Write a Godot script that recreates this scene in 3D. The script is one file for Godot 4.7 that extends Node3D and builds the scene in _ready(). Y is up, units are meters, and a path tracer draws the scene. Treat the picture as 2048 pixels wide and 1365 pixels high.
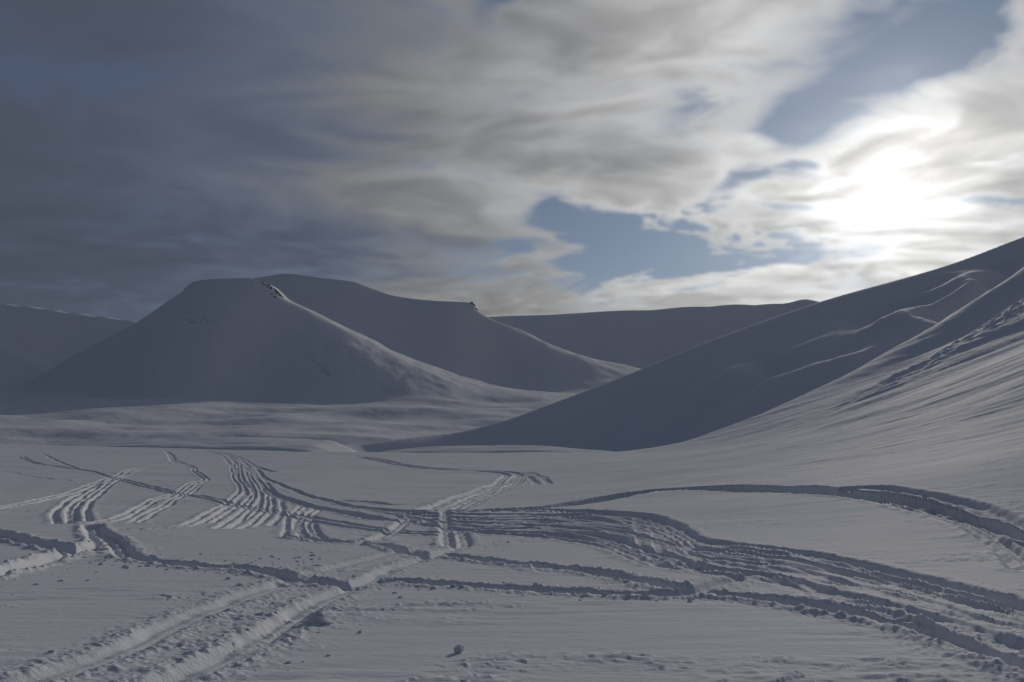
extends Node3D
# A snowy valley with flat-topped hills, snowmobile tracks in the foreground, a low sun behind thin cloud.
# Ground plan: x to the right, d = -z ahead of the viewer, metres. The eye stands 1.5 m above the snow at the origin.

const EYE_Y := 1.5
const SUN_AZ := 21.0
const SUN_EL := 9.9
const SKY_W := 2880
const SKY_H := 1440

var noise_a := FastNoiseLite.new()
var noise_b := FastNoiseLite.new()
var noise_c := FastNoiseLite.new()
var noise_w := FastNoiseLite.new()
var noise_sky := FastNoiseLite.new()
var noise_sky2 := FastNoiseLite.new()
var sun_dir := Vector3.ZERO

func _ready() -> void:
	setup_noise()
	camera_sky_sun()
	build_terrain()
	build_snow_lumps()
	build_rocks()

func setup_noise() -> void:
	for p in [[noise_a, 11, 4], [noise_b, 23, 3], [noise_c, 37, 2], [noise_w, 41, 3], [noise_sky, 57, 6], [noise_sky2, 71, 4]]:
		var n: FastNoiseLite = p[0]
		n.noise_type = FastNoiseLite.TYPE_SIMPLEX_SMOOTH
		n.seed = p[1]
		n.frequency = 1.0
		n.fractal_type = FastNoiseLite.FRACTAL_FBM
		n.fractal_octaves = p[2]
		n.fractal_gain = 0.5

func camera_sky_sun() -> void:
	var cam := Camera3D.new()
	cam.name = "camera"
	cam.fov = 37.85
	cam.near = 0.1
	cam.far = 30000.0
	add_child(cam)
	cam.position = Vector3(0, EYE_Y, 0)
	cam.rotation_degrees = Vector3(1.654, 0, 0)
	cam.current = true

	var az := deg_to_rad(SUN_AZ)
	var el := deg_to_rad(SUN_EL)
	sun_dir = Vector3(sin(az) * cos(el), sin(el), -cos(az) * cos(el))
	var sun := DirectionalLight3D.new()
	sun.name = "sun"
	sun.light_color = Color(1.0, 0.966, 0.92)
	sun.light_energy = 1.3
	sun.light_angular_distance = 1.2
	sun.shadow_enabled = true
	add_child(sun)
	sun.look_at_from_position(sun_dir * 10.0, Vector3.ZERO, Vector3.UP)

	var env := Environment.new()
	env.background_mode = Environment.BG_SKY
	var sky := Sky.new()
	var pano := PanoramaSkyMaterial.new()
	pano.panorama = ImageTexture.create_from_image(sky_picture())
	sky.sky_material = pano
	env.sky = sky
	env.background_energy_multiplier = 1.75
	env.tonemap_mode = Environment.TONE_MAPPER_LINEAR
	env.tonemap_exposure = 0.6
	env.sdfgi_enabled = true
	env.ssao_enabled = true
	env.ssil_enabled = true
	env.fog_enabled = true
	env.fog_density = 0.000028
	env.fog_light_color = Color(0.86, 0.92, 1.0)
	var we := WorldEnvironment.new()
	we.name = "world_environment"
	we.environment = env
	add_child(we)

# ------------------------------------------------------------------ sky
# Clouds and air only. Blue gaps, cloud banks and streaks as [azimuth, elevation, half width, half height, tilt, strength], degrees.
var GAPS := [
	[8.8, 6.4, 8.6, 2.4, 2.0, 2.0], [2.6, 8.2, 2.2, 1.0, 20.0, 0.8], [16.2, 13.6, 3.4, 1.9, 25.0, 1.2],
	[23.6, 17.6, 6.5, 2.6, 12.0, 1.7], [14.4, 10.3, 3.4, 0.8, 12.0, 1.2], [26.0, 9.3, 3.6, 0.5, 0.0, 0.9],
	[-27.5, 14.8, 5.0, 2.3, 0.0, 0.8], [-0.8, 20.6, 2.4, 1.0, 10.0, 0.75], [9.0, 14.6, 2.0, 1.2, 30.0, 0.4],
	[-46.0, 22.0, 9.0, 4.0, 10.0, 0.9], [44.0, 24.0, 12.0, 5.0, 0.0, 1.2], [75.0, 30.0, 14.0, 6.0, 0.0, 1.0],
	[130.0, 35.0, 20.0, 8.0, 0.0, 1.0], [-110.0, 28.0, 18.0, 6.0, 0.0, 1.0], [-160.0, 45.0, 20.0, 9.0, 0.0, 0.9],
]
var PUFFS := [
	[1.0, 6.4, 2.0, 1.3, -20.0, 1.1], [0.8, 4.0, 3.4, 0.9, 0.0, 1.2], [12.0, 4.4, 4.8, 0.9, 4.0, 0.95], [6.4, 4.5, 0.9, 0.5, 0.0, 0.8],
	[9.4, 9.7, 4.8, 1.3, 4.0, 0.75], [17.5, 8.6, 5.5, 1.2, 14.0, 1.0], [24.6, 12.2, 5.0, 2.0, 8.0, 1.1], [14.0, 12.0, 4.0, 0.5, -10.0, 0.4], [4.6, 5.3, 0.6, 0.35, 0.0, 0.6],
]
# streaks of thicker (darker, positive) and thinner cloud
var STREAKS := [
	[4.0, 11.9, 6.5, 0.8, 2.0, 0.42], [-1.0, 7.3, 8.0, 0.7, -3.0, 0.3], [-16.0, 7.0, 12.0, 1.6, -1.0, 0.42], [-12.0, 9.9, 9.0, 0.9, -6.0, -0.3],
	[-20.0, 2.8, 6.0, 0.9, 0.0, -0.35], [-14.0, 13.0, 10.0, 1.6, -4.0, 0.12], [-5.0, 16.5, 7.0, 1.6, 12.0, -0.22], [-22.0, 18.0, 8.0, 2.0, 0.0, 0.2], [2.0, 4.9, 2.6, 0.5, 0.0, 0.25],
]

func patch(list: Array, az: float, el: float) -> float:
	var sum := 0.0
	for g in list:
		var da := az - float(g[0])
		if da > 180.0:
			da -= 360.0
		elif da < -180.0:
			da += 360.0
		var ra: float = g[2]
		if absf(da) > ra * 3.0 + 3.0:
			continue
		var de := el - float(g[1])
		var tilt := deg_to_rad(float(g[4]))
		var u := (da * cos(tilt) + de * sin(tilt)) / ra
		var v := (-da * sin(tilt) + de * cos(tilt)) / float(g[3])
		var q := u * u + v * v
		if q < 9.0:
			sum += float(g[5]) * exp(-q)
	return sum

func sky_color(az: float, el: float) -> Vector3:
	var a := deg_to_rad(az)
	var e := deg_to_rad(el)
	var dir := Vector3(sin(a) * cos(e), sin(e), -cos(a) * cos(e))
	# the cloud sheet is level, so its pattern is foreshortened towards the horizon
	var far := 1.0 / (maxf(dir.y, 0.0) + 0.11)
	var qx := dir.x * far
	var qz := dir.z * far
	var w1 := noise_sky2.get_noise_2d(qx * 0.55, qz * 0.55)
	var w2 := noise_sky2.get_noise_2d(qx * 0.55 + 17.0, qz * 0.55 - 9.0)
	qx += 0.35 * w1
	qz += 0.35 * w2
	var f1 := noise_sky.get_noise_2d(qx * 1.1 + 3.0, qz * 1.1)
	var f2 := noise_sky.get_noise_2d(qx * 1.1 - 8.0, qz * 1.1 + 5.0)
	var f3 := noise_sky.get_noise_2d(qx * 3.6 + 1.0, qz * 3.6 + 5.0)
	var gamma := rad_to_deg(acos(clampf(dir.dot(sun_dir), -1.0, 1.0)))
	# the layout is bent by the noise so that no edge is an ellipse
	var baz := az + 2.0 * w1 + 4.2 * f1 + 1.6 * f3
	var bel := el + 0.6 * w2 + 1.7 * f2 + 0.8 * f3
	var cover := 1.1 + 0.30 * w1 + 0.85 * f1 + 0.50 * f3
	cover -= patch(GAPS, baz, bel)
	cover += patch(PUFFS, baz, bel)
	cover -= 0.25 * smoothstep(50.0, 90.0, el)
	var tau := maxf(cover - 0.22, 0.0)
	var cloud := 1.0 - exp(-2.6 * tau * minf(1.0, 0.35 + tau))
	var thick := smoothstep(0.35, 1.5, tau + 0.3 * f2)
	# forward scattering: cloud is bright towards the sun and grey away from it
	var glow := 0.93 * exp(-pow(gamma / 22.5, 2.0))
	var bent := maxf(gamma + 3.0 * f1 + 2.0 * f3, 0.0)
	var core := 1.15 * exp(-pow(bent / 3.4, 2.0)) + 0.20 * exp(-pow(gamma / 11.0, 2.0))
	var streak := patch(STREAKS, az + 2.0 * w1 + 2.0 * f1, el + 0.5 * w2 + 0.7 * f2)
	var lively := smoothstep(45.0, 18.0, gamma)
	var dens := clampf(1.0 - streak - 0.14 * w2 - lerpf(0.16, 0.28, lively) * f2 - lerpf(0.06, 0.30, lively) * f3, 0.35, 1.8)
	var lc := (0.034 + glow * lerpf(1.12, 0.74, thick)) * dens + core * lerpf(1.0, 0.75, thick)
	var tint := Vector3(0.76, 1.0, 1.72).lerp(Vector3(1.02, 1.0, 0.965), smoothstep(0.03, 0.24, lc))
	var c_cloud := tint * lc
	# clear air
	var near_sun := exp(-pow(gamma / 30.0, 2.0))
	var blue := Vector3(0.020, 0.042, 0.108).lerp(Vector3(0.085, 0.155, 0.285), near_sun)
	blue += Vector3(0.46, 0.52, 0.54) * exp(-maxf(el, 0.0) / 7.5) * (0.10 + 0.90 * near_sun)
	blue += Vector3(0.24, 0.24, 0.23) * exp(-pow(gamma / 8.0, 2.0)) + Vector3(1.0, 0.99, 0.95) * core * 0.5
	return blue.lerp(c_cloud, cloud)

var sky_rows: Array = []
func sky_row(n: int, fine: bool) -> void:
	var row := PackedFloat32Array()
	if fine:
		# azimuth -36 .. 36, elevation 0 .. 27, one step a pixel
		row.resize(576 * 3)
		var el := (float(n) + 0.5) * 180.0 / SKY_H
		for c in 576:
			var v := sky_color((float(c - 288) + 0.5) * 360.0 / SKY_W, el)
			row[c * 3] = v.x; row[c * 3 + 1] = v.y; row[c * 3 + 2] = v.z
	else:
		row.resize(480 * 3)
		var el2 := 90.0 - (float(n) + 0.5) * 0.75
		for c in 480:
			var v2 := sky_color((float(c) + 0.5) * 0.75, maxf(el2, 0.4))
			row[c * 3] = v2.x; row[c * 3 + 1] = v2.y; row[c * 3 + 2] = v2.z
	sky_rows[n] = row

func sky_picture() -> Image:
	sky_rows.resize(240)
	var id := WorkerThreadPool.add_group_task(sky_row.bind(false), 122)
	WorkerThreadPool.wait_for_group_task_completion(id)
	var all := PackedFloat32Array()
	for n in 240:
		all.append_array(sky_rows[mini(n, 121)])
	var im := Image.create_from_data(480, 240, false, Image.FORMAT_RGBF, all.to_byte_array())
	im.resize(SKY_W, SKY_H, Image.INTERPOLATE_BILINEAR)
	id = WorkerThreadPool.add_group_task(sky_row.bind(true), 216)
	WorkerThreadPool.wait_for_group_task_completion(id)
	all = PackedFloat32Array()
	for n in 216:
		all.append_array(sky_rows[215 - n])
	var front := Image.create_from_data(576, 216, false, Image.FORMAT_RGBF, all.to_byte_array())
	var top := SKY_H / 2 - 216
	im.blit_rect(front, Rect2i(288, 0, 288, 216), Vector2i(0, top))
	im.blit_rect(front, Rect2i(0, 0, 288, 216), Vector2i(SKY_W - 288, top))
	return im

# ------------------------------------------------------------------ terrain
# A ridge: crest knots (x, d, height above the eye), flat half width, slope towards and away from the viewer, crest rounding, cliff height.
class Ridge:
	var ax := Vector2(1, 0)
	var t0 := 0.0
	var t1 := 1.0
	var s0 := PackedFloat32Array()
	var y0 := PackedFloat32Array()
	var flat := 0.0
	var front := 0.5
	var back := 0.5
	var soft := 20.0
	var cliff := 0.0
	var fall := 0.5
	var cap := PackedFloat32Array()
	var change := [0.0, 1.0, 0.0, 0.0]   # from t, to t: front slope and rounding there
	const N := 400
	func end(ta: float, tb: float, front2: float, soft2: float) -> Ridge:
		change = [ta, tb, front2, soft2]
		return self
	func _init(knots: Array, axis: Vector2, flat_: float, front_: float, back_: float, soft_: float, cliff_: float, fall_: float) -> void:
		ax = axis.normalized(); flat = flat_; front = front_; back = back_; soft = soft_; cliff = cliff_; fall = fall_
		var t := []
		var s := []
		var y := []
		for k in range(0, knots.size(), 3):
			t.append(float(knots[k]) * ax.x + float(knots[k + 1]) * ax.y)
			s.append(-float(knots[k]) * ax.y + float(knots[k + 1]) * ax.x)
			y.append(float(knots[k + 2]) + 1.5)
		t0 = t[0]; t1 = t[-1]
		s0 = table(t, s)
		var sharp := table(t, y)
		# small steps of the crest stay at the crest: the flanks follow a smoothed line
		y0 = sharp.duplicate()
		cap = sharp.duplicate()
		var reach := int(cliff / (t1 - t0) * N)
		for i in N + 1:
			var sum := 0.0
			for j in range(-reach, reach + 1):
				sum += sharp[clampi(i + j, 0, N)]
			y0[i] = sum / (2 * reach + 1)
			cap[i] = sharp[i] - y0[i]
	func table(t: Array, v: Array) -> PackedFloat32Array:
		var n := t.size()
		var m := []
		for k in n:   # tangents that never overshoot
			if k == 0:
				m.append((v[1] - v[0]) / (t[1] - t[0]))
			elif k == n - 1:
				m.append((v[k] - v[k - 1]) / (t[k] - t[k - 1]))
			else:
				var a: float = (v[k] - v[k - 1]) / (t[k] - t[k - 1])
				var b: float = (v[k + 1] - v[k]) / (t[k + 1] - t[k])
				m.append(0.0 if a * b <= 0.0 else 2.0 * a * b / (a + b))
		var out := PackedFloat32Array()
		out.resize(N + 1)
		var k := 0
		for i in N + 1:
			var u := lerpf(t0, t1, float(i) / N)
			while k < n - 2 and u > t[k + 1]:
				k += 1
			var h: float = t[k + 1] - t[k]
			var q: float = clampf((u - t[k]) / h, 0.0, 1.0)
			var q2 := q * q
			var q3 := q2 * q
			out[i] = (2 * q3 - 3 * q2 + 1) * v[k] + (q3 - 2 * q2 + q) * h * m[k] + (-2 * q3 + 3 * q2) * v[k + 1] + (q3 - q2) * h * m[k + 1]
		return out
	func y_at(t: float) -> float:
		var f := clampf((t - t0) / (t1 - t0), 0.0, 0.9999) * N
		return lerpf(y0[int(f)], y0[int(f) + 1], f - floorf(f))
	func height(x: float, d: float) -> float:
		var t := x * ax.x + d * ax.y
		var s := -x * ax.y + d * ax.x
		var drop := 0.0
		if t < t0:
			drop = (t0 - t) * fall
			t = t0
		elif t > t1:
			drop = (t - t1) * fall
			t = t1
		var f := (t - t0) / (t1 - t0) * N
		var i := mini(int(f), N - 1)
		f -= i
		var w := s - lerpf(s0[i], s0[i + 1], f)
		var q := maxf(absf(w) - flat, 0.0)
		var m := front if w < 0.0 else back
		var sf := soft
		if change[2] > 0.0:
			var e := smoothstep(change[0], change[1], t)
			if w < 0.0:
				m = lerpf(m, change[2], e)
			sf = lerpf(sf, change[3], e)
		drop += m * (sqrt(q * q + sf * sf) - sf)
		var y := lerpf(y0[i], y0[i + 1], f) - drop
		if cliff > 0.0:
			var cw := q / 30.0
			y += lerpf(cap[i], cap[i + 1], f) * exp(-cw * cw)
		return y

var mesa := Ridge.new([-1500, 2480, -110, -1248, 2500, -50, -1097, 2500, 32, -934, 2500, 119, -838, 2500, 181, -818, 2500, 194, -806, 2500, 211, -788, 2500, 221, -735, 2500, 226.5, -660, 2500, 228, -622, 2500, 219, -602, 2500, 210, -585, 2500, 196, -571, 2498, 181, -507, 2485, 150, -440, 2465, 116, -236, 2400, 23, -65, 2350, -34, 112, 2300, -68, 300, 2270, -85], Vector2(1, 0), 26.0, 0.63, 0.5, 30.0, 60.0, 0.3).end(-640.0, -120.0, 0.30, 210.0)
var plateau := Ridge.new([-2300, 3900, -80, -1800, 3850, 0, -1450, 3850, 120, -1250, 3820, 235, -1038, 3800, 335, -943, 3800, 353, -857, 3800, 365, -733, 3800, 350, -606, 3800, 335, -552, 3800, 316, -428, 3800, 277, -294, 3800, 262, -158, 3800, 254.5, -146, 3800, 249, -138, 3800, 231, -74, 3790, 190, 50, 3770, 143, 145, 3740, 95, 336, 3690, 32, 508, 3650, -6, 718, 3620, -57, 1000, 3600, -90], Vector2(1, 0), 30.0, 0.55, 0.5, 34.0, 90.0, 0.3).end(-120.0, 330.0, 0.30, 230.0)
var far_plateau := Ridge.new([-2600, 7000, 60, -1490, 7000, 180, -436, 7000, 335, -137, 7000, 380, 267, 7000, 395, 900, 7000, 423, 1603, 7000, 461, 1885, 7000, 466, 1970, 7000, 484, 2060, 7000, 497, 2180, 7000, 478, 2553, 7000, 445, 3800, 7000, 420, 6000, 7000, 300], Vector2(1, 0), 2.0, 0.42, 0.4, 14.0, 0.0, 0.3)
var left_ridge := Ridge.new([-5200, 5000, 420, -3073, 5000, 377, -2571, 5000, 334, -2420, 5000, 319, -2245, 5000, 293, -2069, 5000, 270, -1868, 5000, 239, -1567, 5000, 188, -1065, 5000, 50, -700, 5000, -80], Vector2(1, 0), 2.0, 0.45, 0.4, 10.0, 0.0, 0.3)
var left_spur := Ridge.new([-3000, 3300, 330, -1900, 3050, 150, -1543, 3000, 75, -1453, 2980, 46, -1332, 2950, -6, -1180, 2900, -80], Vector2(1, 0), 10.0, 0.42, 0.4, 50.0, 0.0, 0.3)
var spur_a := Ridge.new([-75, 322, -32, -55, 330, -25.5, -38.8, 345, -24, -22.7, 365, -23.3, -4.6, 380, -20, 15.3, 400, -13.9, 58, 450, 0, 90.6, 480, 12, 173, 560, 38, 281.6, 640, 67.5, 360, 700, 93, 520, 800, 145, 900, 1000, 260], Vector2(1, 0), 2.0, 0.38, 0.45, 2.0, 0.0, 0.4).end(0.0, 90.0, 0.14, 3.0)
var bank := Ridge.new([-190, 330, -27, -130, 300, -23, -105, 287, -20.8, -75, 283, -20.4, -56, 280, -20.7, -48, 277, -23, -40, 274, -30], Vector2(1, 0), 16.0, 0.62, 0.2, 3.0, 0.0, 0.4)
var mound := Ridge.new([-46, 236, -26, -30, 233, -19.4, -14, 230, -18.2, 4, 228, -17.9, 20, 224, -18.6, 40, 218, -20], Vector2(1, 0), 5.0, 0.3, 0.12, 4.0, 0.0, 0.3)

func smax(a: float, b: float, k: float) -> float:
	var h := maxf(k - absf(a - b), 0.0) / k
	return maxf(a, b) + h * h * k * 0.25

func softplus(r: float, k: float) -> float:
	return r if r > 20.0 * k else k * log(1.0 + exp(r / k))

# owners of the ground's pieces
const PLAIN := 0
const SLOPE := 1
const SPUR_A := 2
const SPUR_B := 3
const MESA := 4
const PLATEAU := 5
const FAR_PLATEAU := 6
const LEFT_RIDGE := 7
const LEFT_SPUR := 8
const BANK := 9
const VALLEY := 10
const TRAIL := 11
const FIRST_TRACK := 12

func ground(x: float, d: float) -> Vector2:
	var r := sqrt(x * x + d * d)
	var owner := PLAIN
	var y := -0.118 * d / (1.0 + absf(d) / 300.0)
	y += 0.012 * softplus(-x - 25.0, 15.0)
	# the near hillside rises to the right, steeper as it goes
	var side := x - 27.0
	var up := minf(maxf(side, 0.0), 160.0)
	var rise := 0.30 * softplus(side, 8.0) + 0.00122 * up * up + 0.00122 * 320.0 * maxf(side - 160.0, 0.0)
	if x > -10.0 and d > 12.0 and d < 145.0:   # its gentle toe reaches further left close by
		rise += 0.10 * softplus(x - 3.0, 2.5) * smoothstep(14.0, 36.0, d) * (1.0 - smoothstep(80.0, 145.0, d))
	var slope_part := smoothstep(-10.0, 40.0, side)
	var crest := 165.0 + 0.95 * clampf(x, -200.0, 300.0) - 0.0014 * minf(x * x, 90000.0)
	y += rise
	if side > 0.0:
		owner = SLOPE
	# wind relief of the plain and the near slope
	var fade := 1.0 / (1.0 + r / 900.0)
	if r < 900.0:
		y += 0.16 * noise_a.get_noise_2d(x * 0.045, d * 0.06) * smoothstep(4.0, 60.0, r)
		if r < 60.0:
			y += 0.016 * noise_b.get_noise_2d(x * 0.5, d * 2.2) * (0.35 + 0.9 * smoothstep(-0.1, 0.5, noise_c.get_noise_2d(x * 0.15 + 5.0, d * 0.3)))
			# wind-slab flakes: low steps in broken patches
			var m := smoothstep(0.05, 0.45, noise_c.get_noise_2d(x * 0.22 + 31.0, d * 0.30 + 7.0) + 0.75 * exp(-pow((x - 2.6) / 1.9, 2.0) - pow((d - 7.6) / 1.3, 2.0)) - 0.12)
			if m > 0.0:
				var q := 2.2 * noise_b.get_noise_2d(x * 0.8 + 3.0, d * 1.6 + 17.0) + 2.1 * d - 0.7 * x
				var st := floorf(q) + smoothstep(0.0, 0.14, q - floorf(q))
				y += m * 0.022 * (st - q) * (0.4 + 0.9 * smoothstep(-0.2, 0.4, noise_c.get_noise_2d(x * 1.3, d * 1.3 + 60.0)))
				y += m * 0.006 * noise_c.get_noise_2d(x * 5.0, d * 9.0)
		if r > 18.0:
			var far := smoothstep(18.0, 60.0, r)
			y += far * 0.05 * noise_b.get_noise_2d(x * 0.10, d * 0.48) * (0.3 + 1.1 * smoothstep(-25.0, 10.0, side) + 0.5 * smoothstep(0.0, 0.5, noise_c.get_noise_2d(x * 0.02, d * 0.05)))
			y += smoothstep(-25.0, 20.0, side) * 0.5 * noise_b.get_noise_2d(x * 0.014 + 9.0, d * 0.05) * smoothstep(30.0, 90.0, r)
	if r > 120.0:
		if side > -10.0:
			# a gully below the crest; its lower lip is rough with wind-carved snow
			var gx := d - (crest - 62.0 - 0.12 * x + 0.25 * minf(x, 150.0))
			var grow := smoothstep(5.0, 80.0, side)
			y -= grow * 3.6 * exp(-pow((gx - 20.0) / 17.0, 2.0))
			y += grow * 1.0 * exp(-pow((gx + 6.0) / 13.0, 2.0))
			var lip := exp(-pow((gx - 0.0) / 11.0, 2.0)) * grow
			if lip > 0.02:
				y += lip * 1.5 * noise_b.get_noise_2d(x * 0.11, d * 0.36)
			y += grow * 0.09 * noise_b.get_noise_2d(x * 0.03 + 50.0, d * 0.42)
			if gx > 22.0:
				owner = SPUR_B
		# the plain breaks off into the valley
		var edge := 206.0 + 10.0 * noise_c.get_noise_2d(x * 0.012, 4.0) - 34.0 * exp(-pow((x + 38.0) / 55.0, 2.0)) - 12.0 * exp(-pow((x - 20.0) / 30.0, 2.0))
		var dd := d - edge
		# behind its crest the hillside falls to the side valley
		var floor_y := -0.118 * d / (1.0 + absf(d) / 300.0)
		if side > -25.0:
			var near_part := 1.0 - smoothstep(350.0, 700.0, d)
			y = lerpf(y, smax(floor_y - 4.0 * near_part, y - 0.5 * softplus(d - crest, 7.0), 0.01 + 5.0 * near_part), smoothstep(-25.0, 5.0, side))
		y -= (20.0 * smoothstep(0.0, 95.0, dd) + 24.0 * smoothstep(95.0, 700.0, dd)) * (1.0 - smoothstep(-5.0, 25.0, side) * (1.0 - smoothstep(10.0, 80.0, d - crest)))
		if dd > 6.0 and slope_part < 0.42:
			owner = VALLEY
		if d < 400.0:
			var hb := bank.height(x, d) + 0.5 * noise_b.get_noise_2d(x * 0.03, d * 0.1)
			if hb > y:
				owner = BANK
			y = smax(y, hb, 1.6)
			var hm := mound.height(x, d) + 0.4 * noise_b.get_noise_2d(x * 0.03 + 8.0, d * 0.1)
			if hm > y:
				owner = BANK
			y = smax(y, hm, 1.6)
		if d > 220.0 and d < 1600.0 and x > -150.0:
			var ha := spur_a.height(x, d)
			if ha > y - 40.0:
				var u := x * 0.85 - d * 0.52
				var v := x * 0.52 + d * 0.85
				var crown := smoothstep(1.0, 14.0, spur_a.y_at(x) - ha) * smoothstep(-30.0, 120.0, x)
				var phase := u * 0.056 + 2.4 * noise_c.get_noise_2d(u * 0.006, v * 0.005)
				ha += crown * (15.0 * (sqrt(0.04 + pow(sin(phase), 2.0)) - 0.5) * (0.75 + 0.8 * noise_c.get_noise_2d(u * 0.012 + 30.0, v * 0.004)) + 4.0 * noise_b.get_noise_2d(u * 0.016, v * 0.0026) + 0.7 * noise_a.get_noise_2d(u * 0.08, v * 0.02))
				if ha > y:
					owner = SPUR_A
				y = smax(y, ha, 5.0)
	if r > 600.0:
		# hummocks at the foot of the mesa
		var ap := smoothstep(600.0, 1000.0, d) * (1.0 - smoothstep(2000.0, 2600.0, d)) * (1.0 - smoothstep(100.0, 500.0, x))
		y += 12.0 * smoothstep(1150.0, 2150.0, d) * (1.0 - smoothstep(50.0, 500.0, x)) * (1.0 - smoothstep(2600.0, 3200.0, d))
		if ap > 0.0:
			y += ap * (9.5 * noise_c.get_noise_2d(x * 0.0032, d * 0.0034) + 1.5 * noise_b.get_noise_2d(x * 0.011, d * 0.014) + 0.25 * noise_a.get_noise_2d(x * 0.05, d * 0.06))
		if d > 1300.0 and d < 4200.0:
			var hm2 := mesa.height(x, d)
			if hm2 > y - 130.0:
				hm2 += smoothstep(190.0, 60.0, hm2) * (7.0 * noise_b.get_noise_2d(x * 0.004 + 20.0, d * 0.004) + 2.2 * noise_c.get_noise_2d(x * 0.011 + 3.0, d * 0.003) + 1.6 * noise_a.get_noise_2d(x * 0.02, d * 0.02))
				if hm2 > y:
					owner = MESA
				y = smax(y, hm2, 44.0)
			if x < -900.0 and d > 1800.0:
				var hl := left_spur.height(x, d)
				if hl > y - 130.0:
					hl += 8.0 * noise_b.get_noise_2d(x * 0.003, d * 0.004)
					if hl > y:
						owner = LEFT_SPUR
					y = smax(y, hl, 90.0)
		if d > 2500.0 and d < 6000.0:
			var hp := plateau.height(x, d)
			if hp > y - 150.0:
				hp += smoothstep(230.0, 90.0, hp) * (9.0 * noise_b.get_noise_2d(x * 0.003, d * 0.003 + 40.0) + 1.6 * noise_a.get_noise_2d(x * 0.014, d * 0.014))
				if hp > y:
					owner = PLATEAU
				y = smax(y, hp, 110.0)
		if d > 3200.0 and x < 0.0:
			var hr := left_ridge.height(x, d)
			if hr > y - 150.0:
				hr += smoothstep(330.0, 120.0, hr) * 22.0 * noise_b.get_noise_2d(x * 0.0016, d * 0.0016)
				if hr > y:
					owner = LEFT_RIDGE
				y = smax(y, hr, 130.0)
		if d > 4800.0:
			var hf := far_plateau.height(x, d)
			if hf > y - 150.0:
				hf += smoothstep(380.0, 150.0, hf) * 25.0 * noise_b.get_noise_2d(x * 0.0012 + 3.0, d * 0.0012)
				if hf > y:
					owner = FAR_PLATEAU
				y = smax(y, hf, 130.0)
	return Vector2(y, owner)

# The sheet is meshed on rings round the origin, finer near by and ahead: columns are bearings, rows are distances.
const FINE := 30.5
const STEP := 0.06
var bearings := PackedFloat32Array()
var sines := PackedFloat32Array()
var cosines := PackedFloat32Array()
var first_fine := 0
var n_fine := 0
var radii := PackedFloat32Array()
var nc := 0
var nr := 0
var hrows: Array = []
var orows: Array = []
var nrows: Array = []
var heights := PackedFloat32Array()
var owners := PackedByteArray()

func lay_grid() -> void:
	var right := PackedFloat32Array()
	var a := FINE
	var s := 0.1
	while a + s < 178.0:
		a += s
		right.append(a)
		s = minf(s * 1.28, 7.0)
	right.append(180.0)
	for k in right.size():
		bearings.append(-right[right.size() - 1 - k])
	first_fine = bearings.size()
	n_fine = int(round(2.0 * FINE / STEP)) + 1
	for k in n_fine:
		bearings.append(-FINE + k * STEP)
	bearings.append_array(right)
	nc = bearings.size()
	for b in bearings:
		sines.append(sin(deg_to_rad(b)))
		cosines.append(cos(deg_to_rad(b)))
	for r in [0.05, 0.6, 1.4, 2.2, 3.0, 3.7, 4.2, 4.6, 4.9]:
		radii.append(r)
	var r2 := 5.05
	while r2 < 10500.0:
		radii.append(r2)
		var k := 0.0062
		if r2 > 215.0:
			k = 0.0095
			if r2 > 2380.0 and r2 < 2720.0:
				k = 0.0035
			elif r2 > 3650.0 and r2 < 3900.0:
				k = 0.0045
		r2 *= 1.0 + k
	radii.append_array([12000.0, 14000.0])
	nr = radii.size()

func height_row(n: int) -> void:
	var h := PackedFloat32Array()
	var o := PackedByteArray()
	h.resize(nc)
	o.resize(nc)
	var r := radii[n]
	for c in nc:
		var g := ground(sines[c] * r, cosines[c] * r)
		h[c] = g.x
		o[c] = int(g.y)
	hrows[n] = h
	orows[n] = o

func normal_row(n: int) -> void:
	var out := PackedVector3Array()
	out.resize(nc)
	var na := maxi(n - 1, 0)
	var nb := mini(n + 1, nr - 1)
	var ra := radii[na]
	var rb := radii[nb]
	var r := radii[n]
	for c in nc:
		var ca := maxi(c - 1, 0)
		var cb := mini(c + 1, nc - 1)
		# slope along the ray and across it
		var dr := (heights[nb * nc + c] - heights[na * nc + c]) / (rb - ra)
		var da := (heights[n * nc + cb] - heights[n * nc + ca]) / (r * deg_to_rad(bearings[cb] - bearings[ca]))
		var si := sines[c]
		var co := cosines[c]
		out[c] = Vector3(-(dr * si + da * co), 1.0, dr * co - da * si).normalized()
	nrows[n] = out

func row_of(r: float) -> int:
	return clampi(radii.bsearch(r) - 1, 0, nr - 2)

func surface(x: float, d: float) -> float:
	var r := sqrt(x * x + d * d)
	var i := row_of(r)
	var fr := clampf((r - radii[i]) / (radii[i + 1] - radii[i]), 0.0, 1.0)
	var cf := (rad_to_deg(atan2(x, d)) + FINE) / STEP
	var c := clampi(int(cf), 0, n_fine - 2)
	var fc := clampf(cf - c, 0.0, 1.0)
	c += first_fine
	return lerpf(lerpf(heights[i * nc + c], heights[i * nc + c + 1], fc), lerpf(heights[(i + 1) * nc + c], heights[(i + 1) * nc + c + 1], fc), fr)

# ------------------------------------------------------------------ tracks pressed into the snow
var groove := PackedFloat32Array()
var berm := PackedFloat32Array()
var rough := PackedFloat32Array()
var track_count := 0
var n_track_rows := 0

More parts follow.
